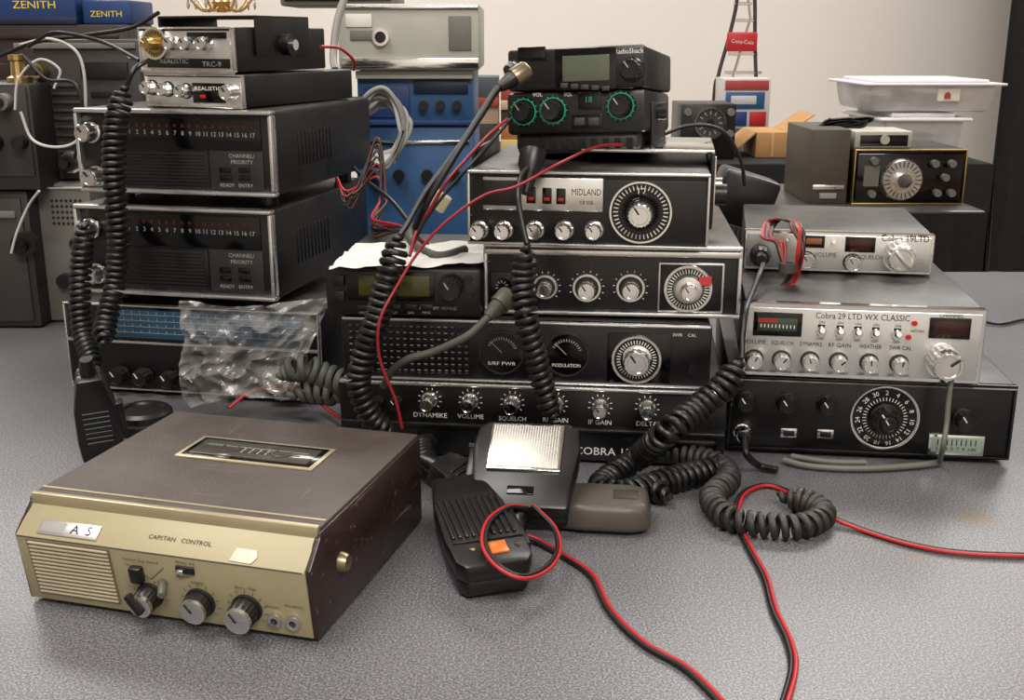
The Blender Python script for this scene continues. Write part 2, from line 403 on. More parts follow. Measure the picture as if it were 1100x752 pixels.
u.label('VOLUME',888,280,6,DKP,Y0-.0002,wpx=24); u.label('SQUELCH',936,280,6,DKP,Y0-.0002,wpx=26)
for i,px in enumerate((846,895)): u.cyl((u.x(px),Y0,u.z(px,262)),(0,-1,.2),.0018,.008,CHR,12)
for px in (868,917): u.disc(px,288,10,.001,DKP,Y0); u.knob(px,288,9,.013,SIL,CHR,y=Y0)
u.disc(966,276,18,.002,CHR,Y0); u.knob(966,276,15,.018,SIL,SIL,y=Y0-.001,n=18,ang=.7)
u.box(-.002,-.010,-.001,.002,.010,.002,SIL,.001,M=u.fm(966,276,Y0-.019)@Matrix.Rotation(.7,4,'Z'))
M=u.fm(817,283,0); u.lathe([(.009,0),(.009,.004)],M,CHR,24); u.lathe([(.0095,.003),(.0095,.018),(.0075,.024)],M,BLK,28,flute=.05); u.lathe([(.006,.022),(.0045,.036)],M,BLK,20)
u.done('cb_radio')

# =====================================================================  CENTRE STACK
S1=U(368,778,(402,424),(492,510),.905,.868,.004)
u=S1; u.shell(.27,BLKM,.003); u.feet(.009,.004)
u.box(-.001,-.004,-.001,u.w+.001,.004,u.h,FACE,.0015)
u.box(0,-.007,u.h-.0022,u.w,.003,u.h+.0005,BEZ,.0008); u.box(0,-.008,u.h*.40,u.w,-.003,u.h*.40+.003,BLK,.001); u.box(0,-.0075,u.h*.43,u.w,-.003,u.h*.43+.001,SIL,0)
for px,py,st in ((466,428,'DYNAMIKE'),(510,430,'VOLUME'),(555,433,'SQUELCH'),(601,435,'RF GAIN'),(648,438,'IF GAIN'),(697,440,'DELTA')):
    u.disc(px,py,9.5,.0008,GRYD,-.004); u.knob(px,py,7.5,.02,SIL,CHR,y=-.004,n=12,skirt=CHR); u.label(st,px,py+20,6,WHT,-.0045)
    u.ticks(px,py,10.5,13,9,WHT,y=-.0045,a0=-130,a1=130)
u.label('COBRA 139',655,494,10,WHT,-.0045,wpx=66); u.label('SINGLE SIDEBAND BASE',540,487,5,GRYP,-.0045)
for px in (410,430): u.knob(px,430,7,.012,BLK,BLK,y=-.004)
u.box(u.x(715),-.006,u.h*.08,u.x(770),-.003,u.h*.34,GLOSS,.001)
u.done('base_station_transceiver')
S2=U(370,762,(340,348),(404,417),.905,.872,S1.top+.002)
u=S2; u.shell(.25,BLKM,.003); u.feet(.007,.002)
u.box(-.001,-.003,-.0005,u.w+.001,.004,u.h,FACE,.0015)
u.box(0,-.005,u.h-.0025,u.w,.003,u.h,BEZ,.0008); u.box(0,-.005,0,u.w,.003,.0018,BEZ,.0006)
GRL=mat('grille_peg',(38,36,36),.35)
for i in range(18):
    for j in range(8):
        px=379+i*7.4; py=350+j*6.6+i*.15
        u.box(u.x(px)-.0019,-.0048,u.z(px,py)-.0015,u.x(px)+.0019,-.0028,u.z(px,py)+.0015,BLK,.0006,seg=1)
for px,py,st in ((543,377,'S/RF PWR'),(612,379,'MODULATION')):
    u.disc(px,py,23,.002,GLOSS,-.003); u.rim(px,py,22.5,24,.004,GRL,-.003); u.ticks(px,py,14,17,14,GRYP,y=-.0056,a0=-70,a1=70)
    u.add([(-.0003,0,0),(.0003,0,0),(.0003,.013,0),(-.0003,.013,0)],[(0,1,2,3)],GRYP,u.fm(px,py,-.0055)@Matrix.Rotation(.8,4,'Z'))
    u.label(st,px,py+12,4.5,WHT,-.0056,wpx=30)
u.panel(655,356,722,412,.0036,GLOSS,bev=.001)
u.disc(686,384,25,.003,GLOSS,-.003); u.rim(686,384,23.5,26,.005,SIL,-.003); u.ticks(686,384,17,21,40,WHT,y=-.0064)
u.knob(686,384,14,.016,SIL,CHR,y=-.005,skirt=CHR)
u.label('SWR    CAL',735,358,4,WHT,-.0035); u.disc(745,395,5,.004,BLK,-.003)
u.done('linear_amplifier')
S3=U(520,796,(263,262),(333,342),.905,.885,S2.top+.003)
u=S3; u.shell(.23,mat('grey_brown_case',(58,54,49),.4,dust=.4),.003); u.frame(BEZ,.0035,.005,.0012); u.panel(524,272,792,334,.0015,FACE)
u.box(.001,-.006,u.h-.009,u.w-.001,.001,u.h-.004,SIL,.001); u.feet(.007,.003)
u.label('COBRA 135',545,283,7); u.label('GAIN / VOLUME',592,289,4.5); u.label('RF/IF',632,291,4.5); u.label('AM/FIX LOCK / SQUELCH',675,291,4.5,wpx=66); u.label('BASS  USB  LSB',640,282,4.5)
for px,py,r in ((587,307,10),(632,308,12),(679,308,12)):
    u.disc(px,py,r+3.5,.002,SIL,-.0015); u.disc(px,py,r+1,.003,BLK,-.0015); u.knob(px,py,r*.8,.017,SIL,CHR,y=-.003,n=16); u.ticks(px,py,r+5,r+7,11,WHT,y=-.0018,a0=-130,a1=130)
u.panel(708,280,778,335,.003,SIL,bev=.001); u.panel(710,282,776,333,.0036,FACE,bev=.001)
u.disc(740,308,26,.003,SIL,-.003); u.disc(740,308,23,.004,GLOSS,-.003); u.ticks(740,308,17,22,40,WHT,y=-.0072,wd=1.2)
u.lathe([(17*u.k,0),(14*u.k,.004),(9*u.k,.005)],u.fm(740,308,-.006),SIL,36); u.knob(740,308,9,.016,SIL,CHR,y=-.008,n=14)
u.panel(751,294,764,303,.009,mat('pink_red_sticker',(205,60,70),.5),bev=0)
u.disc(540,306,9,.003,GLOSS,-.0015); u.ticks(540,306,4,7,10,GRYP,y=-.005)
u.panel(526,292,574,324,.002,GLOSS,bev=.0005)
u.done('base_station_transceiver')
S4=U(503,762,(190,179),(253,262),.885,.858,S3.top+.003)
u=S4; u.shell(.22,BLKM,.003); u.frame(BEZ,.0022,.005,.0008); u.panel(507,192,760,257,.002,FACE)
for x in (.1,.9):
    for y in (.1,.9): u.lathe([(.006,-.004),(.006,.001)],Tr(u.w*x,.22*y,0),BLK,12)
u.panel(520,192,650,223,.0045,SIL,bev=.001); u.panel(520,196,560,219,.006,BLK,bev=.001)
for px in (573,590,605): u.panel(px-5,201,px+5,216,.0065,GLOSS); u.panel(px-3,210,px+3,213,.0075,RED)
u.label('MIDLAND',632,204,8,DKP,-.0047,wpx=31); u.label('CB SSB',632,214,4,DKP,-.0047)
for st,px in (('MIC GAIN',516),('VOLUME',543),('RF GAIN',577),('SQUELCH',609),('CLARIFIER',641)): u.label(st,px,229,4.5,wpx=22)
for px in (516,543,577,609,641): u.disc(px,241,11,.002,GRYD,-.002); u.knob(px,241,8.5,.016,SIL,CHR,y=-.003,n=12,skirt=CHR)
u.disc(690,222,33,.002,FACE,-.002); u.rim(690,222,31,33,.005,CHR,-.002); u.ticks(690,222,24,29,40,WHT,y=-.0045,wd=1.1)
u.label('12',690,201,9,WHT,-.0046)
u.lathe([(20*u.k,0),(19*u.k,.004),(14*u.k,.008)],u.fm(690,222,-.004),GLOSS,32); u.knob(690,222,13,.016,SIL,CHR,y=-.01,n=18)
w,h=u.w,u.h
u.box(w+.001,.04,h*.15,w+.004,.17,h+.012,BLKM,.001); u.box(-.004,.04,h*.25,-.001,.17,h+.012,BLKM,.001)
u.box(w*.45,.05,h+.010,w+.004,.17,h+.013,CHR,.001)
u.box(w+.004,.05,h*.2,w+.0055,.056,h+.008,CHR,.0005)
u.cyl((w+.004,.08,h*.55),(1,0,0),.009,.012,BLK,16); u.cyl((w+.004,.14,h*.55),(1,0,0),.007,.01,CHR,16)
u.done('cb_radio')
S5=U(353,517,(285,287),(341,345),.905,.895,S2.top+.002)
u=S5; u.shell(.16,BLKM,.004); u.box(-.001,-.008,0,u.w+.001,.003,u.h,BLK,.004); Y0=-.008
u.panel(376,290,469,324,.0015,GLOSS,Y0); u.panel(388,294,464,318,.002,LCDD,Y0)
u.label('188.88',430,306,10,mat('lcd_segment',(30,30,12)),Y0-.0024)
u.disc(487,308,15,.002,GLOSS,Y0); u.knob(487,308,12,.014,BLK,BLK,y=Y0-.001,n=20,ptr=GRYP)
for i in range(5): u.panel(386+i*17,328,399+i*17,334,.003,BLK,Y0); u.label(('MEM','NAR','UP','DN','MHZ')[i],392+i*17,338,3.5,GRYP,Y0-.0004)
for i in range(2): u.panel(362,294+i*18,373,306+i*18,.003,BLK,Y0)
u.label('A   B-MEM  VF/MHZ',472,333,4,GRYP,Y0-.0004,wpx=40); u.disc(505,298,4,.003,BLK,Y0); u.disc(505,318,4,.003,BLK,Y0)
u.done('mobile_transceiver')
zr=S4.top
S6=U(548,694,(106,95),(142,129),.965,.935,zr+.020,roll=R(-2.5),tilt=R(-4))
u=S6
u.h=zat(101,.95)-(zr+.020); u.shell(.15,BLK,.004); u.box(-.001,-.006,0,u.w+.001,.003,u.h,BLK,.004); Y0=-.006
for px,py in ((566,121),(598,118),(670,110)):
    u.disc(px,py,16,.0015,GLOSS,Y0); u.rim(px,py,12.6,13.8,.003,GRN,Y0); u.ticks(px,py,13.8,15.5,16,GRN,y=Y0-.002,wd=1); u.knob(px,py,11,.013,BLK,BLK,y=Y0-.001,n=18,ptr=GRYP)
u.panel(625,100,649,114,.002,GLOSS,Y0); u.label('18',636,107,7,GRN,Y0-.0024); u.label('DISPLAY',634,97,4,WHT,Y0-.0004,wpx=20); u.label('VOL',581,106,4.5,WHT,Y0-.0004); u.label('SQL',614,104,4.5,WHT,Y0-.0004); u.label('CHANNEL',672,95,4,WHT,Y0-.0004)
for i in range(2): u.panel(621+i*15,122-i,632+i*15,128-i,.003,GRYD,Y0); 
u.panel(618,119,650,130,.0015,GLOSS,Y0)
u.box(.006,.0,-.017,u.w-.006,.14,.001,BLKM,.004)
for i in range(9): u.box(.02+i*.010,-.001,-.013,.025+i*.010,.002,-.004,GLOSS,0)
u.box(-.002,.03,-.012,.0,.11,u.h*.7,BLKM,.0005); u.box(u.w,.03,-.012,u.w+.002,.11,u.h*.7,BLKM,.0005); u.cyl((u.w+.002,.06,u.h*.5),(1,0,0),.008,.008,BLK,16)
u.done('cb_radio')
S7=U(549,693,(70,56),(103,92),.965,.935,zr+.021+S6.h,roll=R(-2.5),tilt=R(-4))
u=S7; u.h=.034; u.shell(.16,BLKM,.003); u.box(-.001,-.006,0,u.w+.001,.003,u.h,BLK,.003); Y0=-.006
u.panel(600,63,665,97,.0015,GLOSS,Y0); u.panel(608,69,658,90,.002,LCDG,Y0)
u.knob(681,78,11,.014,BLK,BLK,y=Y0,n=18,skirt=GLOSS,ptr=GRYP); u.label('RadioShack',678,63,6,WHT,Y0-.0004,wpx=30)
for i in range(5): u.panel(606+i*11,93,614+i*11,97,.003,GRYD,Y0)
u.panel(560,66,590,76,.002,GLOSS,Y0); u.jack(556,86,10,.024)
for i in range(12): u.box(.01+i*.008,.05,u.h-.0005,.014+i*.008,.14,u.h+.002,BLKM,.0005)
u.done('mobile_transceiver')

# =====================================================================  LEFT STACK
G=U(74,345,(331,328),(424,436),1.085,1.035,.004)
u=G; u.shell(.28,BLKM,.003); u.frame(BEZ,.002,.004,.0008); u.feet(.01,.004); u.panel(78,330,342,432,.001,FACE)
u.panel(112,332,330,370,.003,GLOSS); u.panel(116,335,328,368,.0036,BLUL)
for j in range(4):
    u.panel(118,340+j*7,326,340.5+j*7,.0040,GRYP,bev=0)
    for i in range(22): u.panel(122+i*9,337+j*7,122.5+i*9,340+j*7,.0041,GRYP,bev=0)
u.box(0,-.004,u.h*.55,u.w,.001,u.h*.55+.003,SIL,.0008)
u.label('ANTENNA',155,378,5.5,WHT);u.label('BASS',128,394,5,GRYP);u.label('BAND SELECT',200,382,5,GRYP);u.label('TUNING',300,380,5,GRYP)
for px,py in ((130,410),(156,411),(185,413),(215,414),(250,416)): u.knob(px,py,9,.014,BLK,BLK,y=-.001,skirt=GLOSS)
u.knob(305,405,17,.018,BLK,SIL,y=-.001,skirt=GLOSS,n=24)
u.done('radio_receiver')
z=G.top; LED=mat('dim_red_led',(70,16,15),.3)
for n_,(yt,yb) in enumerate((((224,219),(311,319)),((121,113),(205,215)))):
    u=U(87,297,yt,yb,1.08,1.035,z+.012); z=u.top
    u.shell(.255,mat('black_leatherette_case',(15,14,14),.4,bump=.3,bscale=350,dust=.2),.005)
    u.frame(BEZ,.0042,.008,.0018); u.panel(90,yt[0]+3,294,yb[0]+2,.001,FACE)
    u.feet(.009,.012); o=yt[0]-121
    u.panel(120,126+o,283,160+o,.003,GLOSS)
    for i in range(17):
        px=143+i*8.1; u.panel(px+.5,134+o-i*.1,px+3.5,137+o-i*.1,.0036,LED,bev=0); u.label(str(i+1),px+2,143+o,5,GRYP,-.0034)
    u.panel(120,162+o,226,205+o,.002,FACE,bev=.001)
    for i in range(11): u.panel(124,165+i*3.6+o,222,166.6+i*3.6+o,.003,BLK,bev=.0002)
    u.panel(228,161+o,284,206+o,.0028,GRL,bev=.0008); u.label('CHANNEL/',262,167+o,4.5,GRYP,-.0032);u.label('PRIORITY',262,174+o,4.5,GRYP,-.0032)
    for i in range(2):
        for j in range(2): u.panel(238+i*20,180+j*9+o,250+i*20,186+j*9+o,.004,GLOSS)
    u.label('READY   ENTRY',255,201+o,4,GRYP,-.0032)
    for px,py in ((102,145),(104,190)): u.disc(px,py+o,12,.002,GLOSS); u.knob(px,py+o,9,.018,SIL,CHR,y=-.001,skirt=CHR,n=14); u.ticks(px,py+o,13,15,11,GRYP,a0=-130,a1=130)
    u.label('FANON',106,169+o,5,GRYP,wpx=22)
    for i in range(10): u.box(u.w-.0005,.05+i*.009,u.h*.3,u.w+.001,.054+i*.009,u.h*.7,BLK,.0004)
    u.done('scanner_radio')
zl=z
u=U(158,262,(83,76),(113,106),1.085,1.045,zl+.001,h=.030)
u.shell(.20,BLKM,.002); u.frame(BEZ,.0015,.003,.0006); u.panel(159,82,261,110,.002,SILP); Y0=-.002
for px in (166,183,203): u.disc(px,95,7,.001,DKP,Y0); u.knob(px,95,6,.013,SIL,CHR,y=Y0,n=10)
u.panel(210,86,244,104,.0035,GLOSS); u.label('REALISTIC',227,91,4,WHT,-.0037,wpx=28); u.panel(218,97,224,100,.004,RED); u.knob(253,92,7,.015,SIL,CHR,y=Y0)
u.done('cb_radio'); zt=u.top
u=U(152,252,(37,26),(78,70),1.085,1.045,zt+.002,h=.040)
u.shell(.155,BLKM,.002); u.frame(BEZ,.0018,.004,.0006); u.panel(153,35,251,76,.002,SILP); Y0=-.002
u.disc(171,50,13,.003,BRS,Y0); u.rim(171,50,12,14,.004,CHR,Y0); u.knob(171,50,6,.014,BRS,BRS,y=Y0-.003,n=14,ang=1)
u.ticks(171,50,8,11,23,DKP,y=-.0054)
for px in (192,208,226): u.knob(px,48-(px-192)*.1,6,.013,SIL,CHR,y=Y0,n=10)
u.panel(205,34,246,40,.0035,GLOSS); u.panel(160,61,248,70,.004,FACE,bev=.0004); u.label('REALISTIC',190,65,4.5,GRYP,-.0042,wpx=30); u.label('TRC-9',230,64,5,GRYP,-.0042,wpx=20)
h=u.h;w=u.w
u.box(w+.001,.03,h*.35,w+.0035,.12,h+.010,BLKM,.0008); u.box(-.0035,.03,h*.35,-.001,.12,h+.010,BLKM,.0008); u.box(-.0035,.03,h+.008,w+.0035,.12,h+.0105,BLKM,.0008)
u.cyl((w+.0035,.075,h*.6),(1,0,0),.010,.010,BLK,18); u.cyl((w+.0135,.075,h*.6),(1,0,0),.005,.003,CHR,14)
u.done('cb_radio')

# =====================================================================  TAPE RECORDER
rb=B(); w,d,h=.199,.188,.067
ff=on_z(335,702,0); yaw=R(-15.5)
org=ff-Vector((math.cos(yaw),math.sin(yaw),0))*w
RM=Matrix.Translation(org+Vector((0,0,.004)))@Matrix.Rotation(yaw,4,'Z')
prof=[(.008,0),(0,.046),(.016,.058),(.02,.0605),(d,.0605),(d,0)]   # (y,z)
def sideprism(b,prof,x0,x1,m,bev=0):
    M=Matrix(((0,0,1,x0),(1,0,0,0),(0,1,0,0),(0,0,0,1)))
    b.prism(prof,x1-x0,m,bev,M=M)
sideprism(rb,[(p[0]+.001 if i<3 else p[0],p[1]) for i,p in enumerate(prof)],.002,w-.003,GOLD,.0004)
side=[(.010,-.001),(.003,.046),(.019,.0605),(.02,.0635),(d,.0635),(d,-.001)]
sideprism(rb,side,0,.003,BRND,.0008); sideprism(rb,side,w-.004,w,BRND,.001)
rb.box(0.001,.022,.058,w-.001,d-.001,.066,BRN,.0015)
rb.box(.002,.019,.060,w-.002,.0235,.0668,GOLDT,.0006); rb.box(.002,.030,.0658,w-.002,.032,.0665,GOLDT,0)
rb.box(.053,.100,.0655,.155,.140,.0672,GOLDT,.0006); rb.box(.056,.103,.066,.152,.137,.0675,GLOSS,.0004)
SM=mat('smoked_window',(72,69,62),.08)
rb.box(.060,.107,.067,.148,.133,.0678,SM,.0003)
for x in (.084,.124): rb.ring(Tr(x,.120,.0677),.006,.0072,.0005,GRYD,24)
rb.box(.070,.1180,.0677,.138,.1188,.0681,GRYD,0); rb.box(.066,.124,.0677,.142,.1244,.0681,GRYP,0)
for i in range(8): rb.box(.092+i*.003,.115,.0677,.093+i*.003,.123,.0680,GRYP if i%2 else DKP,0)
p0=Vector((0,.008,0)); p1=Vector((0,0,.046)); up=(p1-p0).normalized(); nn=Vector((1,0,0)).cross(up)
FM=Matrix(((1,up.x,nn.x,0),(0,up.y,nn.y,.0085),(0,up.z,nn.z,0),(0,0,0,1)))
q0=Vector((0,0,.046)); q1=Vector((0,.016,.058)); up2=(q1-q0).normalized(); n2_=Vector((1,0,0)).cross(up2)
SMt=Matrix(((1,0,0,0),(0,up2.y,n2_.y,.0008),(0,up2.z,n2_.z,.046),(0,0,0,1)))
rb.box(.010,.005,-.0003,.068,.045,.0004,mat('speaker_recess',(112,94,74),.5),0,M=FM)
SPK=mat('speaker_slot_beige',(186,174,148),.45,.1)
for i in range(14):
    rb.box(.011,.0062+i*.0028,.0,.067,.0078+i*.0028,.0013,SPK,.0004,M=FM,seg=1)
rb.box(.003,-.0003,0,w-.004,.0003,.0003,DKP,0,M=SMt)
rb.text('CAPSTAN   CONTROL',SMt@Tr(.112,.0105,.0004),.0028,DKP,wid=.042)
rb.box(.016,.003,0,.058,.013,.0010,SILP,.0004,M=SMt); rb.box(.018,.0045,.0008,.034,.0115,.0013,GRYP,.0002,M=SMt); rb.text('A  S',SMt@Tr(.046,.008,.0014),.006,DKP)
rb.prism([(-.008,-.004),(.006,-.0045),(.009,0),(.007,.0045),(-.006,.0045)],.0006,mat('worn_foil_sticker',(160,155,140),.4,.5,var=.4,scale=200),M=SMt@Tr(.156,.006,0))
def fknob(x,y,r,L,lever=False):
    M=FM@Tr(x,y,0)
    rb.lathe([(r*1.1,0),(r*1.1,.002)],M,DKP,28); rb.lathe([(r,.001),(r,L*.75),(r*.92,L*.82)],M,BLK,40,flute=.05)
    rb.lathe([(r*.95,L*.8),(r*.95,L),(r*.8,L+.0005)],M,SIL,32)
    rb.box(-.0005,0,L,.0005,r*.8,L+.001,DKP,0,M=M@Matrix.Rotation(.6,4,'Z'))
    for i in range(11):
        a=R(-130+i*26); rb.add([(-.0002,r*1.25,.0003),(.0002,r*1.25,.0003),(.0002,r*1.5,.0003),(-.0002,r*1.5,.0003)],[(0,1,2,3)],DKP,M@Matrix.Rotation(a,4,'Z'))
fknob(.091,.016,.0078,.013); fknob(.125,.0160,.0088,.011); fknob(.156,.0165,.0088,.014)
rb.box(-.002,-.004,0,.002,.011,.005,BLK,.001,M=FM@Tr(.091,.016,.012)@Matrix.Rotation(.5,4,'Z')); rb.box(.082,.026,0,.090,.037,.005,BLK,.001,M=FM@Tr(0,0,0))
rb.lathe([(.0030,0),(.0026,.012),(.0020,.013)],FM@Tr(.1010,.026,0)@Matrix.Rotation(.5,4,'Y'),GRPL,12)
rb.box(.113,.036,0,.125,.041,.0016,BLK,.0004,M=FM); rb.box(.115,.037,.001,.119,.040,.004,CHR,.0004,M=FM)
for st,x,y in (('Battery  A.C.',.120,.0435),('Forward  Stop  Rewind',.089,.0405),('Record',.116,.033),('Volume',.125,.0300),('Slow — Fast',.157,.031),('Remote',.173,.0200),('Microphone',.187,.0225)):
    rb.text(st,FM@Tr(x,y,.0004),.0019,DKP)
for x in (.173,.185):
    rb.ring(FM@Tr(x,.0105,0),.0022,.0047,.002,CHR,20); rb.lathe([(.0022,0),(.0022,.0008)],FM@Tr(x,.0105,0),DKP,12)
for (a,b2) in (((.078,.0375),(.094,.028)),((.104,.0375),(.094,.028))):
    rb.tube([FM@Vector((a[0],a[1],.0003)),FM@Vector((b2[0],b2[1],.0003))],.0002,DKP,4)
rb.lathe([(.0065,0),(.006,.003),(.005,.005),(.002,.0055)],align((w,.045,.033),(1,0,0)),NKL,20)
for x in (.02,w-.02):
    for y in (.025,d-.02): rb.lathe([(.007,-.004),(.007,.001)],Tr(x,y,0),BLK,14)
rb.finish('tape_recorder',RM)

# =====================================================================  MICROPHONES
def along(p0,p1,up=(0,0,1)):
    y=(p1-p0).normalized(); zv=Vector(up); zv=(zv-y*zv.dot(y)).normalized(); x=y.cross(zv)
    M=Matrix((x,y,zv)).transposed().to_4x4(); return Matrix.Translation(p0)@M,(p1-p0).length
def mic_outline(w0,w1,L,n=6):
    pts=[(-w0/2,0),(-w1/2*.92,L*.35),(-w1/2,L*.7),(-w1/2*.94,L*.93),(-w1/2*.75,L),(w1/2*.75,L),(w1/2*.94,L*.93),(w1/2,L*.7),(w1/2*.92,L*.35),(w0/2,0)]
    return pts
def handmic(name,p0,p1,up,w0,w1,th,m,detail):
    M,Ln=along(p0,p1,up); b=B()
    b.prism(mic_outline(w0,w1,Ln),th*.55,m,.003,M=Tr(0,0,th*.45)); b.prism(mic_outline(w0*.96,w1*.96,Ln*.99),th*.5,m,.003)
    b.lathe([(.005,-.014),(.0065,-.006),(.007,.004)],Tr(0,0,th*.5)@Matrix.Rotation(R(-90),4,'X'),BLK,16)
    b.box(-w1/2-.004,Ln*.35,th*.3,-w1/2+.004,Ln*.75,th*.7,BLK,.002)
    detail(b,w1,Ln,th); b.finish(name,M); return M,Ln
def det_silver(b,w,L,th):
    b.box(-w*.34,L*.40,th*.96,w*.34,L*.95,th+.0025,CHR,.001)
    b.box(-w*.32,L*.425,th+.001,w*.32,L*.925,th+.0032,mat('brushed_silver_plate',(178,174,166),.45,1.0,var=.3,scale=120),.0005)
    for i in range(26): b.box(-w*.31+i*w*.024,L*.43,th+.003,-w*.31+i*w*.024+.0006,L*.92,th+.0034,mat('brushed_silver_plate'),0)
    b.box(-w*.12,L*.14,th*.96,w*.12,L*.23,th+.0012,GLOSS,.0005)
def det_grill(b,w,L,th):
    for i in range(10): b.box(-w*.40+i*w*.085,L*.30,th*.97,-w*.40+i*w*.085+.0024,L*.72,th+.002,BLK,.0006,seg=1)
    b.box(-w*.20,L*.80,th*.98,w*.02,L*.91,th+.0014,ORA,.0005); b.box(-w*.45,L*.76,th*.98,w*.42,L*.77,th+.001,BLK,0)
    b.prism([(-.002,0),(.002,0),(0,.004)],.0012,BRS,M=Tr(w*.22,L*.84,th)); b.prism([(-.002,0),(.002,0),(0,.004)],.0012,BRS,M=Tr(-w*.34,L*.84,th))
def det_plain(b,w,L,th):
    for i in range(7): b.box(-w*.3,L*.35+i*.005,th*.98,w*.3,L*.35+i*.005+.002,th+.001,BLK,.0004,seg=1)
handmic('handheld_microphone',on_z(560,566,.004),on_z(572,475,.046),(-.08,-.42,.90),.070,.080,.026,BLK,det_silver)
handmic('handheld_microphone',on_z(490,541,.014),on_z(535,640,.002),(0,-.10,1),.036,.054,.024,BLK,det_grill)
handmic('handheld_microphone',on_z(117,375,.085)+Vector((0,-.05,0)),on_z(112,483,.001),(.35,-1,.1),.020,.036,.024,BLK,det_plain)
handmic('handheld_microphone',on_z(465,513,.020),on_z(522,545,.004),(0,0,1),.03,.045,.02,BLK,det_plain)
M,Ln=along(on_z(596,555,.003),on_z(700,560,.003)); b=B()
b.prism([(0-.022,0),(-.026,.02),(-.026,Ln*.8),(-.02,Ln),(.02,Ln),(.026,Ln*.8),(.026,.02),(.022,0)],.020,TAUPE,.005,seg=3,top=.9)
b.box(-.008,Ln*.6,.019,.008,Ln*.85,.0212,mat('taupe_dark',(62,56,50),.4),.001); b.finish('handheld_microphone',M)
b=B(); c=on_z(148,470,0); b.lathe([(.024,0),(.026,.003),(.026,.018),(.023,.021),(.018,.021),(.017,.019)],Matrix.Translation(c+Vector((0,.02,0))),BLK,36); b.ring(Matrix.Translation(c+Vector((0,.02,.010))),.0255,.0268,.002,GRYD); b.finish('round_microphone_base')

# =====================================================================  CORDS
def coil(name,pts,Rr=.0095,r=.0028,pitch=.0072,m=RUB,pre=None,post=None,rt=.0024):
    b=B(); q=[P(a) for a in pts]
    b.coil(q,Rr,r,pitch,m)
    if pre: b.tube(catmull([P(a) for a in pre]+[q[0]],12),rt,m,8)
    if post: b.tube(catmull([q[-1]]+[P(a) for a in post],12),rt,m,8)
    return b.finish(name,smooth=60)
coil('coiled_microphone_cord',[(136,92,1.02),(125,130,1.01),(122,190,1.0),(127,245,.995),(124,300,.99),(114,345,.97),(110,372,.95)],.0080,.0025,.0062,pre=[(158,66,1.06),(150,70,1.03),(142,78,1.02)])
coil('coiled_microphone_cord',[(92,240,1.03),(87,285,1.02),(86,325,1.01),(89,360,1.0),(98,385,.98),(101,400,.965)],.0075,.0025,.0062)
coil('coiled_microphone_cord',[(430,252,.84),(418,295,.83),(404,345,.83),(390,385,.83),(386,415,.83),(400,450,.83),(425,470,.83)],.0078,.0025,.0062,pre=[(549,88,.93),(530,102,.91),(495,155,.88),(458,205,.86),(438,240,.845)])
coil('coiled_microphone_cord',[(566,262,.81),(562,300,.81),(566,345,.80),(576,385,.80),(585,420,.80),(594,452,.80)],.0070,.0024,.0060,pre=[(572,176,.85),(560,190,.84),(557,215,.825),(562,245,.815)])
b=B(); b.lathe([(.010,0),(.010,.012),(.0065,.02),(.0035,.035)],align(at_y(573,163,.86),(-.2,-.6,-1)),BLK,20); b.finish('cord_plug')
coil('coiled_microphone_cord',[(797,385,.84),(780,412,.83),(750,438,.82),(715,466,.80),(685,492,.02),(655,512,.012),(645,524,.011),(668,530,.011),(700,522,.011),(735,512,.011),(765,505,.011),(788,500,.012)],.0084,.0028,.0070,pre=[(820,284,.975),(812,305,.93),(802,330,.87),(798,360,.85)])
coil('coiled_microphone_cord',[(700,483,.011),(740,490,.011),(772,500,.012),(782,515,.011),(765,535,.010),(782,556,.010),(822,564,.010),(862,565,.010),(884,553,.010),(868,540,.010),(835,532,.010)],.0076,.0027,.0074,m=RUBG)
coil('coiled_microphone_cord',[(300,405,.95),(325,395,.94),(350,405,.94),(378,415,.93),(398,425,.92)],.0095,.0032,.0092,m=GRC)
coil('coiled_microphone_cord',[(310,425,.94),(340,420,.94),(375,428,.93)],.009,.0032,.0092,m=GRC)
coil('coiled_microphone_cord',[(478,510,.012),(460,500,.012),(455,480,.012),(470,468,.012)],.008,.0027,.007)
coil('coiled_microphone_cord',[(720,535,.010),(690,520,.010)],.0075,.0026,.007)
def cable(name,pts,r,m,plug=None):
    b=B(); b.tube(catmull([P(a) for a in pts],12),r,m,8)
    if plug:
        p=P(pts[0]); d=P(pts[0])-P(pts[1]); 
        b.lathe([(r*1.3,-.014),(r*2.1,-.004),(r*2.1,0)],align(p,d),m,16); b.lathe([(r*2.6,0),(r*2.6,.012),(r*2.1,.014)],align(p,d),plug,28,flute=.06)
    return b.finish(name,smooth=60)
cable('microphone_cable',[(536,328,.85),(520,345,.84),(500,362,.83),(465,378,.83),(438,386,.83),(420,400,.84),(412,415,.85)],.0032,GRC,GRPL)
cable('antenna_cable',[(552,84,.905),(535,95,.90),(520,118,.89),(490,165,.87),(460,215,.86),(446,245,.87)],.0030,RUB,NKL)
cable('microphone_cable',[(492,532,.016),(478,500,.025)],.004,NKL)
cable('microphone_cable',[(800,470,.855),(802,488,.84),(815,500,.006),(835,505,.005)],.0030,RUB)
cable('grey_cable',[(842,494,.005),(865,500,.004),(900,503,.004),(940,503,.004),(985,500,.004),(1008,497,.004)],.0028,GRCD)
cable('grey_cable',[(850,490,.003),(890,496,.003),(930,497,.003)],.0026,GRCD)
cable('grey_cable',[(1026,404,.878),(1022,409,.862),(1019,430,.857),(1017,455,.854),(1013,480,.850),(1009,498,.003)],.0022,GRCD)
def twin(name,pts,r=.0014,seg=8):
    b=B(); c=catmull([P(a) for a in pts],14); fr=frames(c)
    for sgn,m in ((1,REDP),(-1,BLKW)):
        b.tube([p+f[2]*sgn*r*.95 for p,f in zip(c,fr)],r,m,seg)
    return b.finish(name,smooth=60)
g=.0025
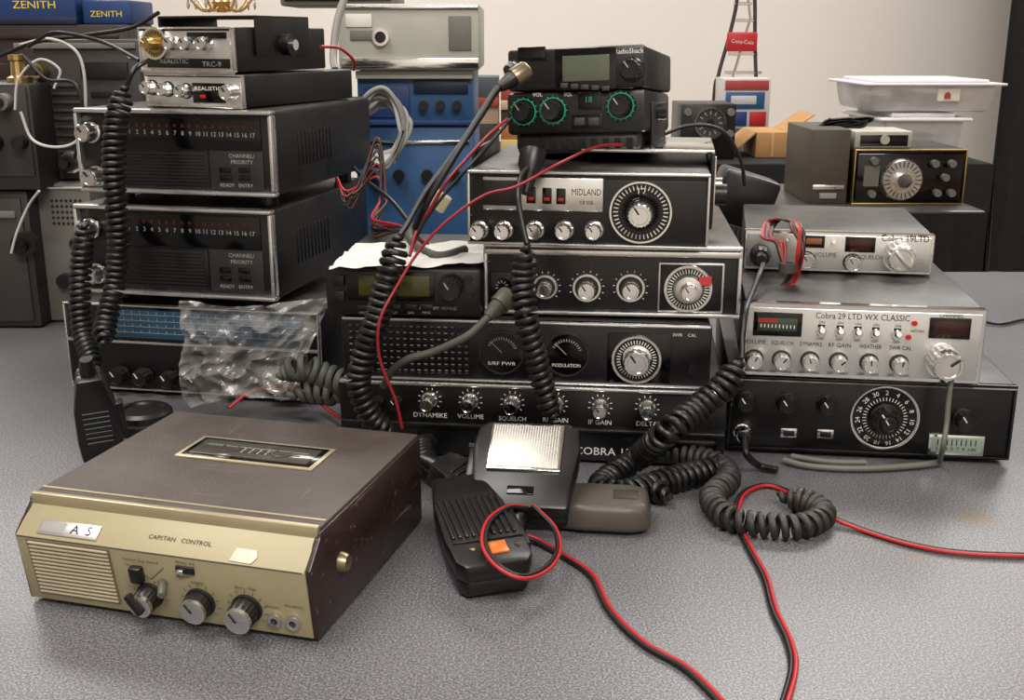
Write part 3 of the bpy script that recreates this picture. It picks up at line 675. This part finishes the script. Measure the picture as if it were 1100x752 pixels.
twin('speaker_wire',[(838,770,g),(852,720,g),(848,690,g),(832,655,g),(822,620,g),(806,590,g),(792,560,g),(797,532,g),(822,521,g),(850,530,g),(882,550,.006),(930,570,g),(985,586,g),(1040,594,g),(1120,597,g)],.0015)
twin('speaker_wire',[(790,770,g),(740,720,g),(690,690,g),(655,655,g),(635,618,g),(605,597,g),(580,582,.004),(566,576,.006)],.0015)
twin('speaker_wire',[(566,545,.03),(545,545,.034),(525,560,.034),(520,585,.033),(535,608,.031),(562,620,.026),(588,610,.02),(600,590,.018),(596,568,.022),(582,552,.028),(572,543,.032)],.0013)
twin('speaker_wire',[(245,438,.02),(270,420,.03),(300,415,.03),(330,422,.02),(350,438,.012),(372,455,.01),(385,475,.01)])
DR=mat('dark_red_insulation',(140,22,30),.4); BI=mat('brown_insulation',(78,42,30),.5)
cable('power_wire',[(668,155,.93),(640,158,.90),(600,176,.84),(555,200,.82),(520,210,.82),(480,238,.82),(450,270,.82),(425,310,.81),(408,345,.80),(408,385,.80),(425,430,.80),(432,460,.80)],.0012,DR)
cable('power_wire',[(545,128,.93),(525,145,.92),(500,172,.91),(480,195,.90),(462,225,.90),(448,248,.90),(440,275,.88)],.0015,DR)
cable('power_wire',[(548,128,.935),(530,150,.925),(503,180,.91),(478,208,.905),(458,235,.90),(444,262,.90)],.0015,BLKW)
cable('power_wire',[(380,180,1.2),(395,195,1.15),(420,215,1.05),(440,240,1.0),(455,262,.98)],.0020,RUB)
for k in range(7):
    o=random.uniform(-8,8)
    cable('power_wire',[(362,198+o,1.12),(380+o,205+k*3,1.1),(405,190-k*7,1.12),(415+o,215,1.1),(400,235+k*3,1.05),(430,250+o,1.0),(460,262,.97)],.0012,(REDP,BI,DR,BLKW,BRND,GRYD,BI)[k])
b=B(); p=at_y(468,213,.93); b.box(-.012,-.008,-.007,.012,.008,.007,mat('cream_connector',(195,185,155),.5),.002,M=Matrix.Translation(p)@Matrix.Rotation(.6,4,'Y')); b.finish('wire_connector')
cable('microphone_cable',[(500,268,.95),(470,275,.93),(445,262,.95),(440,250,.97),(452,238,.98)],.004,GRC)
b=B(); rr=random.Random(3)
for k in range(10):
    o=[rr.uniform(-6,6) for _ in range(8)]
    pts=[(838+o[0],318-k,.96),(850+o[1],300,.965),(858+o[2],270,.96),(856+o[3],246,.975),(846+o[4],236,1.0),(830+o[5],238,1.02),(825+o[6],255,.99),(838+o[7],262,.975),(842,290,.965)]
    b.tube(catmull([P(a) for a in pts],8),.0013,(REDP,BLKW,REDP,BI,DR,BI,BLKW,REDP,BLKW,BI)[k],6)
b.ring(Matrix.Translation(at_y(846,292,.963)),.005,.008,.008,GRC,16)
b.finish('wire_bundle')

# ---- bags & paper
def sheet(name,c00,c10,c11,c01,amp,m,n=36,fr=55,seed=0,sm=25,rag=0):
    b=B();V=[];Fc=[]
    nrm=(c10-c00).cross(c01-c00).normalized()
    for j in range(n+1):
        for i in range(n+1):
            s_,t_=i/n,j/n
            p=(c00*(1-s_)+c10*s_)*(1-t_)+(c01*(1-s_)+c11*s_)*t_
            q=p*fr+Vector((seed,seed*2,0))
            dd=(1-abs(noise.noise(q))*3)*.8+(1-abs(noise.noise(q*2.1+Vector((3,1,2))))*3)*.5+noise.noise(q*.4)*1.2
            V.append(p+nrm*dd*amp+(c10-c00)*(.07+rag)*noise.noise(q*.3)+(c01-c00)*(.07+rag)*noise.noise(q*.28+Vector((5,5,5))))
    for j in range(n):
        for i in range(n):
            a=j*(n+1)+i
            Fc.append((a,a+1,a+n+2)); Fc.append((a,a+n+2,a+n+1))
    b.add(V,Fc,m); return b.finish(name,smooth=sm)
bag=bpy.data.materials.new('clear_polythene'); bag.use_nodes=True; nt=bag.node_tree; nt.nodes.clear()
o=nt.nodes.new('ShaderNodeOutputMaterial'); mx=nt.nodes.new('ShaderNodeMixShader'); tr=nt.nodes.new('ShaderNodeBsdfTransparent'); gl=nt.nodes.new('ShaderNodeBsdfPrincipled')
gl.inputs['Base Color'].default_value=C(176,173,168); gl.inputs['Roughness'].default_value=.16; gl.inputs['Metallic'].default_value=.1
lw=nt.nodes.new('ShaderNodeLayerWeight'); lw.inputs[0].default_value=.42
tcx=nt.nodes.new('ShaderNodeTexCoord'); nz=nt.nodes.new('ShaderNodeTexNoise'); nz.inputs['Scale'].default_value=35; nz.inputs['Detail'].default_value=8
nt.links.new(tcx.outputs['Object'],nz.inputs['Vector'])
mp=nt.nodes.new('ShaderNodeMapRange'); mp.inputs[1].default_value=.4; mp.inputs[2].default_value=.68; mp.inputs[3].default_value=.22; mp.inputs[4].default_value=.62
nt.links.new(nz.outputs['Fac'],mp.inputs[0])
ad=nt.nodes.new('ShaderNodeMath'); ad.operation='MAXIMUM'; nt.links.new(mp.outputs[0],ad.inputs[0]); nt.links.new(lw.outputs['Fresnel'],ad.inputs[1])
nt.links.new(ad.outputs[0],mx.inputs[0]); nt.links.new(tr.outputs[0],mx.inputs[1]); nt.links.new(gl.outputs[0],mx.inputs[2]); nt.links.new(mx.outputs[0],o.inputs[0])
sheet('plastic_bag',at_y(208,438,.990),at_y(335,432,.98),at_y(352,318,1.0),at_y(193,322,1.0),.0085,bag,n=48,fr=36,sm=16,rag=.06)
zz=S5.top+.003
sheet('paper_bag',on_z(350,290,zz),on_z(522,284,zz),on_z(530,262,zz),on_z(385,262,zz),.0022,PAPER,n=30,fr=30,seed=3,sm=20)

# =====================================================================  BACKGROUND EQUIPMENT (on the same table)
def crate(name,xl,xr,yt,yb,Y,z0,d,m,fn=None,bev=.003,Yr=None,h=None):
    u=U(xl,xr,yt,yb,Y,Yr or Y,z0,h=h); u.shell(d,m,bev); u.d=d
    if fn: fn(u)
    u.done(name); return u
def f_meter(u):
    for i in range(7):
        for j in range(5): u.disc(62+i*5,215+j*6,1.6,.001,DKP,seg=8)
    u.panel(42,200,98,203,.002,CHR); u.disc(68,300,8,.01,BLK); u.disc(85,260,7,.008,BLK)
g1=crate('metered_test_box',42,103,197,345,1.36,.002,.13,GRY,f_meter)
CHAR=mat('charcoal_enamel',(40,38,36),.45,dust=.2)
def f_dk(u): u.panel(-38,212,30,340,.003,GRYD); u.disc(32,258,13,.015,BLK); u.disc(32,258,7,.022,GLOSS); u.panel(0,225,24,232,.006,GRY)
g2=crate('power_supply_unit',-40,37,205,347,1.33,.002,.16,CHAR,f_dk)
def f_mil(u):
    for i in range(9): u.panel(58,90+i*9,88,93+i*9,.003,GRYD)
    u.panel(24,46,152,52,.004,GRY); u.disc(72,175,9,.02,BLK); u.disc(72,175,5,.03,GLOSS); u.disc(72,175,12,.006,CHR)
    for p in ((30,60),(145,60),(30,188),(145,188)): u.disc(p[0],p[1],2.5,.002,CHR)
    u.panel(92,66,142,84,.004,BLK); u.panel(96,140,142,152,.004,BLK); u.panel(100,98,138,104,.003,BLK); u.panel(100,112,138,116,.003,BLK)
    u.disc(50,75,8,.02,BRS); u.disc(50,75,5,.03,DKP)
g3=crate('surplus_radio_case',42,155,42,195,1.38,g1.top+.002,.13,GRYD,f_mil)
def f_l(u):
    u.panel(-38,94,34,186,.003,GRYD); u.disc(12,108,9,.02,GRY); u.disc(12,108,5,.03,GLOSS); u.disc(-5,150,10,.02,BLK); u.disc(25,150,7,.02,BLK)
g4=crate('power_supply_unit',-45,38,90,201,1.32,g2.top+.002,.16,CHAR,f_l)
b=B(); p=at_y(12,76,1.34); b.lathe([(.014,0),(.014,.006),(.009,.008),(.008,.024),(.010,.026),(.010,.032)],Matrix.Translation((p.x,1.36,g4.top)),BRS,24,flute=.05); b.finish('coax_connector',Matrix.Identity(4))
c1=crate('equipment_case',-60,150,26,300,1.54,.0,.11,mat('brown_black_case',(38,28,25),.5),lambda u:(u.panel(0,36,140,40,.003,BRND),u.panel(10,60,60,85,.003,BRND)))
crate('cardboard_tube_box',-40,80,-30,24,1.54,c1.top,.11,BLUD,lambda u:(u.label('ZENITH',36,4,9,YEL,wpx=46),u.panel(-40,17,80,24,.001,mat('navy_print',(14,24,50)))))
crate('cardboard_tube_box',88,140,0,24,1.55,c1.top,.10,BLUD,lambda u:(u.label('ZENITH',114,14,7,YEL,wpx=34)))
def f_b1(u):
    for i in range(4): u.disc(400+i*30,185,6,.01,BLK)
    u.panel(388,150,505,154,.002,CHR)
m1=crate('blue_test_instrument',385,510,135,330,1.42,.0,.25,BLU,f_b1)
def f_b2(u):
    u.panel(384,76,508,84,.010,CREAM); u.panel(392,92,440,125,.003,BLUD); 
    for i in range(3): u.disc(455+i*18,112,5,.012,BLK)
    u.panel(445,86,503,100,.003,mat('dark_navy',(22,34,55),.4)); u.panel(384,128,508,133,.006,BLUD)
m2=crate('blue_test_instrument',384,508,76,133,1.42,m1.top+.001,.24,BLU,f_b2)
def f_b3(u):
    u.panel(366,58,514,68,.003,CHR); u.panel(366,6,514,9,.003,CHR)
    u.rim(409,37,6,9,.006,CHR); u.disc(409,37,6,.004,GLOSS); u.panel(376,30,401,40,.0018,GRY); u.panel(372,14,400,27,.0015,WHT); u.panel(482,16,506,50,.002,GRY)
m3=crate('bench_power_supply',363,515,4,70,1.40,m2.top+.001,.24,CREAM,f_b3)
m4=crate('black_control_box',300,425,-25,10,1.5,m3.top,.12,GRY,lambda u:u.panel(305,-20,420,5,.003,GLOSS),h=.045)
cable('power_cord',[(372,-8,1.36),(362,25,1.34),(358,60,1.32),(360,75,1.3)],.0045,GRW)
b=B()
for k in range(9):
    rr=random.Random(k); pts=[]
    for i in range(15):
        a=i*.7+k*.5; pts.append(at_y(410+24*math.cos(a)+rr.uniform(-4,4)+ (k-4)*.8,138+42*math.sin(a)*(1-.05*k)+rr.uniform(-4,4),1.33+.004*k))
    b.tube(catmull(pts,8),.0030,WHC if k%3 else GRW,7)
b.finish('coiled_white_cable',smooth=60)
for k,(m,pts,r_) in enumerate(((WHC,[(22,48,1.3),(55,42,1.28),(85,60,1.27),(92,110,1.27),(85,148,1.27),(62,158,1.27),(35,150,1.28),(22,120,1.28)],.0017),(BLKW,[(0,60,1.3),(40,45,1.28),(90,38,1.3),(140,30,1.25),(170,14,1.2)],.0022),(WHC,[(16,118,1.28),(20,85,1.28),(42,64,1.28),(64,75,1.28),(58,95,1.28)],.0015),(BLKW,[(30,50,1.28),(60,35,1.26),(110,45,1.25),(150,65,1.15)],.0022),(WHC,[(12,272,1.29),(18,250,1.29),(30,222,1.29),(42,205,1.28)],.0015),(BLKW,[(25,60,1.27),(50,85,1.26),(80,90,1.26),(90,130,1.26),(80,170,1.27)],.002))):
    cable('loose_wire',pts,r_,m)
cable('power_wire',[(345,50,1.15),(365,52,1.18),(380,65,1.2),(380,75,1.22)],.0016,REDP)
b=B(); M_=Matrix.Translation(at_y(800,215,1.25)); b.box(-.035,-.02,-.03,.03,.03,.03,BLK,.006,M=M_@Matrix.Rotation(.3,4,'Y')); b.finish('handheld_microphone')
cable('loose_wire',[(700,150,1.2),(740,135,1.2),(775,140,1.2),(795,170,1.2),(800,200,1.2)],.002,BLKW)
cable('loose_wire',[(1055,345,.003),(1075,348,.003),(1095,344,.003),(1125,338,.004)],.002,BLKW)

# =====================================================================  BACKGROUND ROOM FURNITURE
def cloth_table(name,x0,x1,y0,y1,top,m_top):
    b=B(); b.box(x0,y0,top-.03,x1,y1,top,m_top,.008)
    n=60
    def skirt(pa,pb,out):
        V=[];Fc=[]
        for i in range(n+1):
            p=pa.lerp(pb,i/n)
            for j,zz in enumerate((top-.005,top-.3,-T+.02)):
                q=p+out*(.004+.022*j*(.5+.5*math.sin(i*.9+.3*math.sin(i))))
                V.append((q.x,q.y,zz))
        for i in range(n):
            for j in range(2): Fc.append((i*3+j,i*3+j+1,i*3+j+4,i*3+j+3))
        b.add(V,Fc,CLOTH)
    A_=Vector((x0,y0,0));B_=Vector((x1,y0,0));C_=Vector((x1,y1,0));D_=Vector((x0,y1,0))
    skirt(A_,B_,Vector((0,-1,0)));skirt(B_,C_,Vector((1,0,0)));skirt(C_,D_,Vector((0,1,0)));skirt(D_,A_,Vector((-1,0,0)))
    return b.finish(name)
x0=xat(812,2.3,0);x1=xat(1056,2.3,0)
cloth_table('display_table',x0,x1+.01,2.3,2.75,0,mat('dark_tabletop',(62,60,60),.3))
xa=xat(480,3.2,0);xb=xat(1068,3.2,0)
cloth_table('display_table',xa,xb,3.2,3.9,.0,CLOTH)
def f_v(u):
    u.panel(918,164,1032,217,.01,GLOSS,bev=.004); u.disc(967,193,23,.008,SIL,-.01,r2=.9); u.disc(967,193,8,.02,CHR,-.012); u.ticks(967,193,14,20,24,DKP,y=-.019)
    for p in ((935,172),(935,208),(1000,175),(1018,175),(1005,207),(1020,207),(1012,190)): u.disc(p[0],p[1],4,.015,GRY,-.01)
    u.frame(BRS,.003,.012); u.panel(926,178,942,200,.014,GRY,bev=0)
v=crate('vintage_signal_generator',915,1035,160,220,2.4,.0,.2,BLK,f_v)
crate('small_meter_box',918,980,141,163,2.42,v.top,.12,CREAM,lambda u:(u.panel(924,146,975,160,.003,GLOSS),u.disc(950,152,5,.006,CREAM)))
crate('instrument_cover_case',870,912,139,221,2.40,.0,.22,mat('taupe_case',(74,68,58),.5),lambda u:(u.panel(874,200,908,205,.004,CHR),u.panel(882,209,900,215,.006,GRYP)))
b=B(); 
for k in range(5): b.tube(catmull([at_y(905+26*math.sin(i*1.1+k)+6*k*.3,134-3*k*.3+4*math.cos(i*1.3+k),2.5) for i in range(8)],6),.004,BLKW,6)
b.finish('power_cord_coil')
def f_c(u):
    u.panel(828,143,831,184,.002,mat('packing_tape',(190,155,105),.4)); w,h=u.w,u.h
    u.box(-.07,.0,-.001,.0,.19,.003,CARD,0,M=Tr(0,0,h-.002)@Matrix.Rotation(-.7,4,'Y')@Tr(0,0,0)); u.box(0,0,0,.09,.19,.003,CARD,0,M=Tr(w-.004,0,h-.002)@Matrix.Rotation(-.6,4,'Y'))
crate('cardboard_box',812,848,142,186,3.35,.0,.2,CARD,f_c)
def f_g(u): u.disc(762,136,17,.008,GRYD);u.rim(762,136,15,17,.012,CHR);u.disc(762,136,4,.014,BLK);u.ticks(762,136,9,13,12,GRYP,y=-.009,wd=1.2); u.disc(738,122,4,.01,GRY); u.disc(784,122,4,.01,GRY); u.disc(784,150,4,.01,GRY)
crate('gauge_box',731,790,112,184,3.3,.0,.2,BLK,f_g)
# clear bins: thin see-through walls, lid, contents
def clear(name,col,fac):
    m=bpy.data.materials.new(name); m.use_nodes=True; nt=m.node_tree; nt.nodes.clear()
    o=nt.nodes.new('ShaderNodeOutputMaterial'); mx=nt.nodes.new('ShaderNodeMixShader'); tr=nt.nodes.new('ShaderNodeBsdfTransparent'); gl=nt.nodes.new('ShaderNodeBsdfPrincipled')
    nz=nt.nodes.new('ShaderNodeTexNoise'); nz.inputs['Scale'].default_value=6; mp=nt.nodes.new('ShaderNodeMapRange'); mp.inputs[3].default_value=fac-.12; mp.inputs[4].default_value=fac+.12
    nt.links.new(nz.outputs['Fac'],mp.inputs[0]); nt.links.new(mp.outputs[0],mx.inputs[0])
    gl.inputs['Base Color'].default_value=C(*col); gl.inputs['Roughness'].default_value=.15
    nt.links.new(tr.outputs[0],mx.inputs[1]); nt.links.new(gl.outputs[0],mx.inputs[2]); nt.links.new(mx.outputs[0],o.inputs[0]); return m
BINM=clear('clear_bin_plastic',(215,215,218),.6); LIDM=mat('bin_lid',(215,210,214),.35)
def bin_(name,xl,xr,yt,yb,Y,z0,lab):
    u=U(xl,xr,yt,yb,Y,Y,z0); w,h=u.w,u.h
    d=.4
    u.prism([(w*.06,.03),(w*.94,.03),(w*.94,d-.03),(w*.06,d-.03)],h*.86,BINM,.012,top=1.08)
    u.box(-.01,0,h*.82,w+.01,d,h*.90,LIDM,.008); u.box(.03,.03,h*.88,w-.03,d-.03,h,LIDM,.01)
    rr=random.Random(int(xl))
    for i in range(6):
        x=w*(.14+.12*i); u.box(x,.08,.006,x+w*.09,.25,h*rr.uniform(.25,.6),(CREAM,WHT,GRYP,mat('dull_red_print',(160,62,54),.5),CREAM,WHT)[i],.003)
    if lab:
        cx=(xl+xr)/2; u.box(u.x(cx+4),.012,h*.35,u.x(cx+28),.03,h*.72,WHT,.001); u.prism([(0,0),(.018,0),(.018,.012),(.009,.02),(0,.012)],.003,mat('dull_red_print'),M=Tr(u.x(cx+11),.012,h*.43)@RX)
    u.done(name); return u
bl=bin_('storage_bin',948,1040,122,186,3.3,.0,False)
bin_('storage_bin',932,1078,86,124,3.3,bl.top+.002,True)
b=B(); rr=random.Random(5)
cols=[(170,110,60),(60,55,50),(190,170,140),(150,60,40),(70,80,90),(200,180,120)]
for i in range(4):
    zc=0
    for j in range(5):
        hh=rr.uniform(.025,.06); m=mat('box_%d'%((i*5+j)%6),cols[(i*5+j)%6],.6)
        X0=xat(512+i*26,3.3,0); b.box(X0,3.3+rr.uniform(0,.04),zc,X0+.065,3.5,zc+hh,m,.002); zc+=hh
        if zc>.26-.05*i: break
b.finish('stack_of_books')
# bottle-shaped wire display rack against the wall
b=B(); Yr=4.2
for sg in (-1,1):
    pts=[at_y(801+sg*10,-60,Yr),at_y(801+sg*9,-20,Yr),at_y(801+sg*10,5,Yr),at_y(797+sg*14,40,Yr),at_y(792+sg*20,80,Yr),at_y(790+sg*24,120,Yr)]
    pts.append(Vector((pts[-1].x,Yr,-T)))
    b.tube(catmull(pts,8),.007,GRYD,8)
for py,hw in ((-40,9),(4,10),(22,12),(58,16),(78,20)):
    b.tube([at_y(798-hw,py,Yr),at_y(798+hw,py,Yr)],.005,CHR,6)
b.tube([at_y(800,-30,Yr),at_y(806,20,Yr),at_y(785,90,Yr)],.006,CHR,6)
p=at_y(797,45,Yr-.02); b.box(p.x-.055,Yr-.03,p.z-.034,p.x+.055,Yr-.01,p.z+.034,REDP,.008); b.text('Coca-Cola',Tr(p.x,Yr-.031,p.z)@RX@Matrix.Rotation(-.08,4,'Z'),.014,mat('grey_white_print',(205,195,190),.5),wid=.08)
p=at_y(792,108,Yr); q=.085; BW=mat('product_wrap_white',(190,188,186),.4)
b.box(p.x-q,Yr-.16,p.z-.09,p.x+q,Yr-.01,p.z+.085,BW,.004)
b.box(p.x-q+.008,Yr-.164,p.z+.045,p.x+q-.008,Yr-.158,p.z+.078,mat('dull_red_print'),.002); b.box(p.x-q+.012,Yr-.164,p.z-.02,p.x+q-.02,Yr-.158,p.z+.038,BLU,.002); b.box(p.x-q+.03,Yr-.167,p.z-.005,p.x+q-.05,Yr-.160,p.z+.025,BW,.002)
b.box(p.x-q+.012,Yr-.164,p.z-.08,p.x+q-.08,Yr-.158,p.z-.03,BLUD,.002); b.box(p.x+q-.07,Yr-.164,p.z-.08,p.x+q-.012,Yr-.158,p.z-.03,REDP,.002)
b.box(p.x-q,Yr-.17,-T,p.x+q,Yr-.0,p.z-.09,GRYD,.004)
b.finish('display_rack')
# small chandelier hanging far behind the left stack
b=B(); Yc=4.6; pc=at_y(238,2,Yc); BULB=mat('warm_bulb',(255,235,200),.3,emit=4)
b.tube([Vector((pc.x,Yc,pc.z)),Vector((pc.x,Yc,3-T-.01))],.006,BRS,8)
b.lathe([(.02,-.04),(.04,0),(.015,.05)],Matrix.Translation(pc),BRS,20)
for i in range(7):
    a=i*2*math.pi/7; e_=pc+Vector((.13*math.cos(a),.13*math.sin(a),.02))
    b.tube(catmull([pc,pc+Vector((.07*math.cos(a),.07*math.sin(a),-.035)),e_],6),.005,BRS,6)
    b.lathe([(.006,0),(.013,.015),(.011,.035),(.003,.05)],Matrix.Translation(e_),BULB,12)
    b.lathe([(.002,-.05),(.008,-.035),(.002,-.01)],Matrix.Translation(e_),CHR,8)
b.finish('chandelier')
b=B(); n=80; V=[];Fc=[]
xs=xat(1078,5.2,.2)
for i in range(n+1):
    x=xs+i*.03; y=5.2+.05*math.sin(i*.8)+.02*math.sin(i*2.1)
    V+= [(x,y,-T+.02),(x,y,2.1)]
for i in range(n): Fc.append((2*i,2*i+2,2*i+3,2*i+1))
b.add(V,Fc,CLOTH); b.tube([Vector((xs-.1,5.2,2.1)),Vector((xs+2.4,5.2,2.1))],.02,CHR,10); b.finish('black_curtain',smooth=60)

# =====================================================================  CAMERA
cam=bpy.data.cameras.new('camera'); co=bpy.data.objects.new('camera',cam); bpy.context.scene.collection.objects.link(co)
cam.sensor_width=36; cam.lens=36*F/1100; cam.clip_start=.01
co.location=(0,0,T+H); co.rotation_euler=(math.pi/2-PITCH,0,0)
bpy.context.scene.camera=co
bpy.context.scene.view_settings.view_transform='Standard'
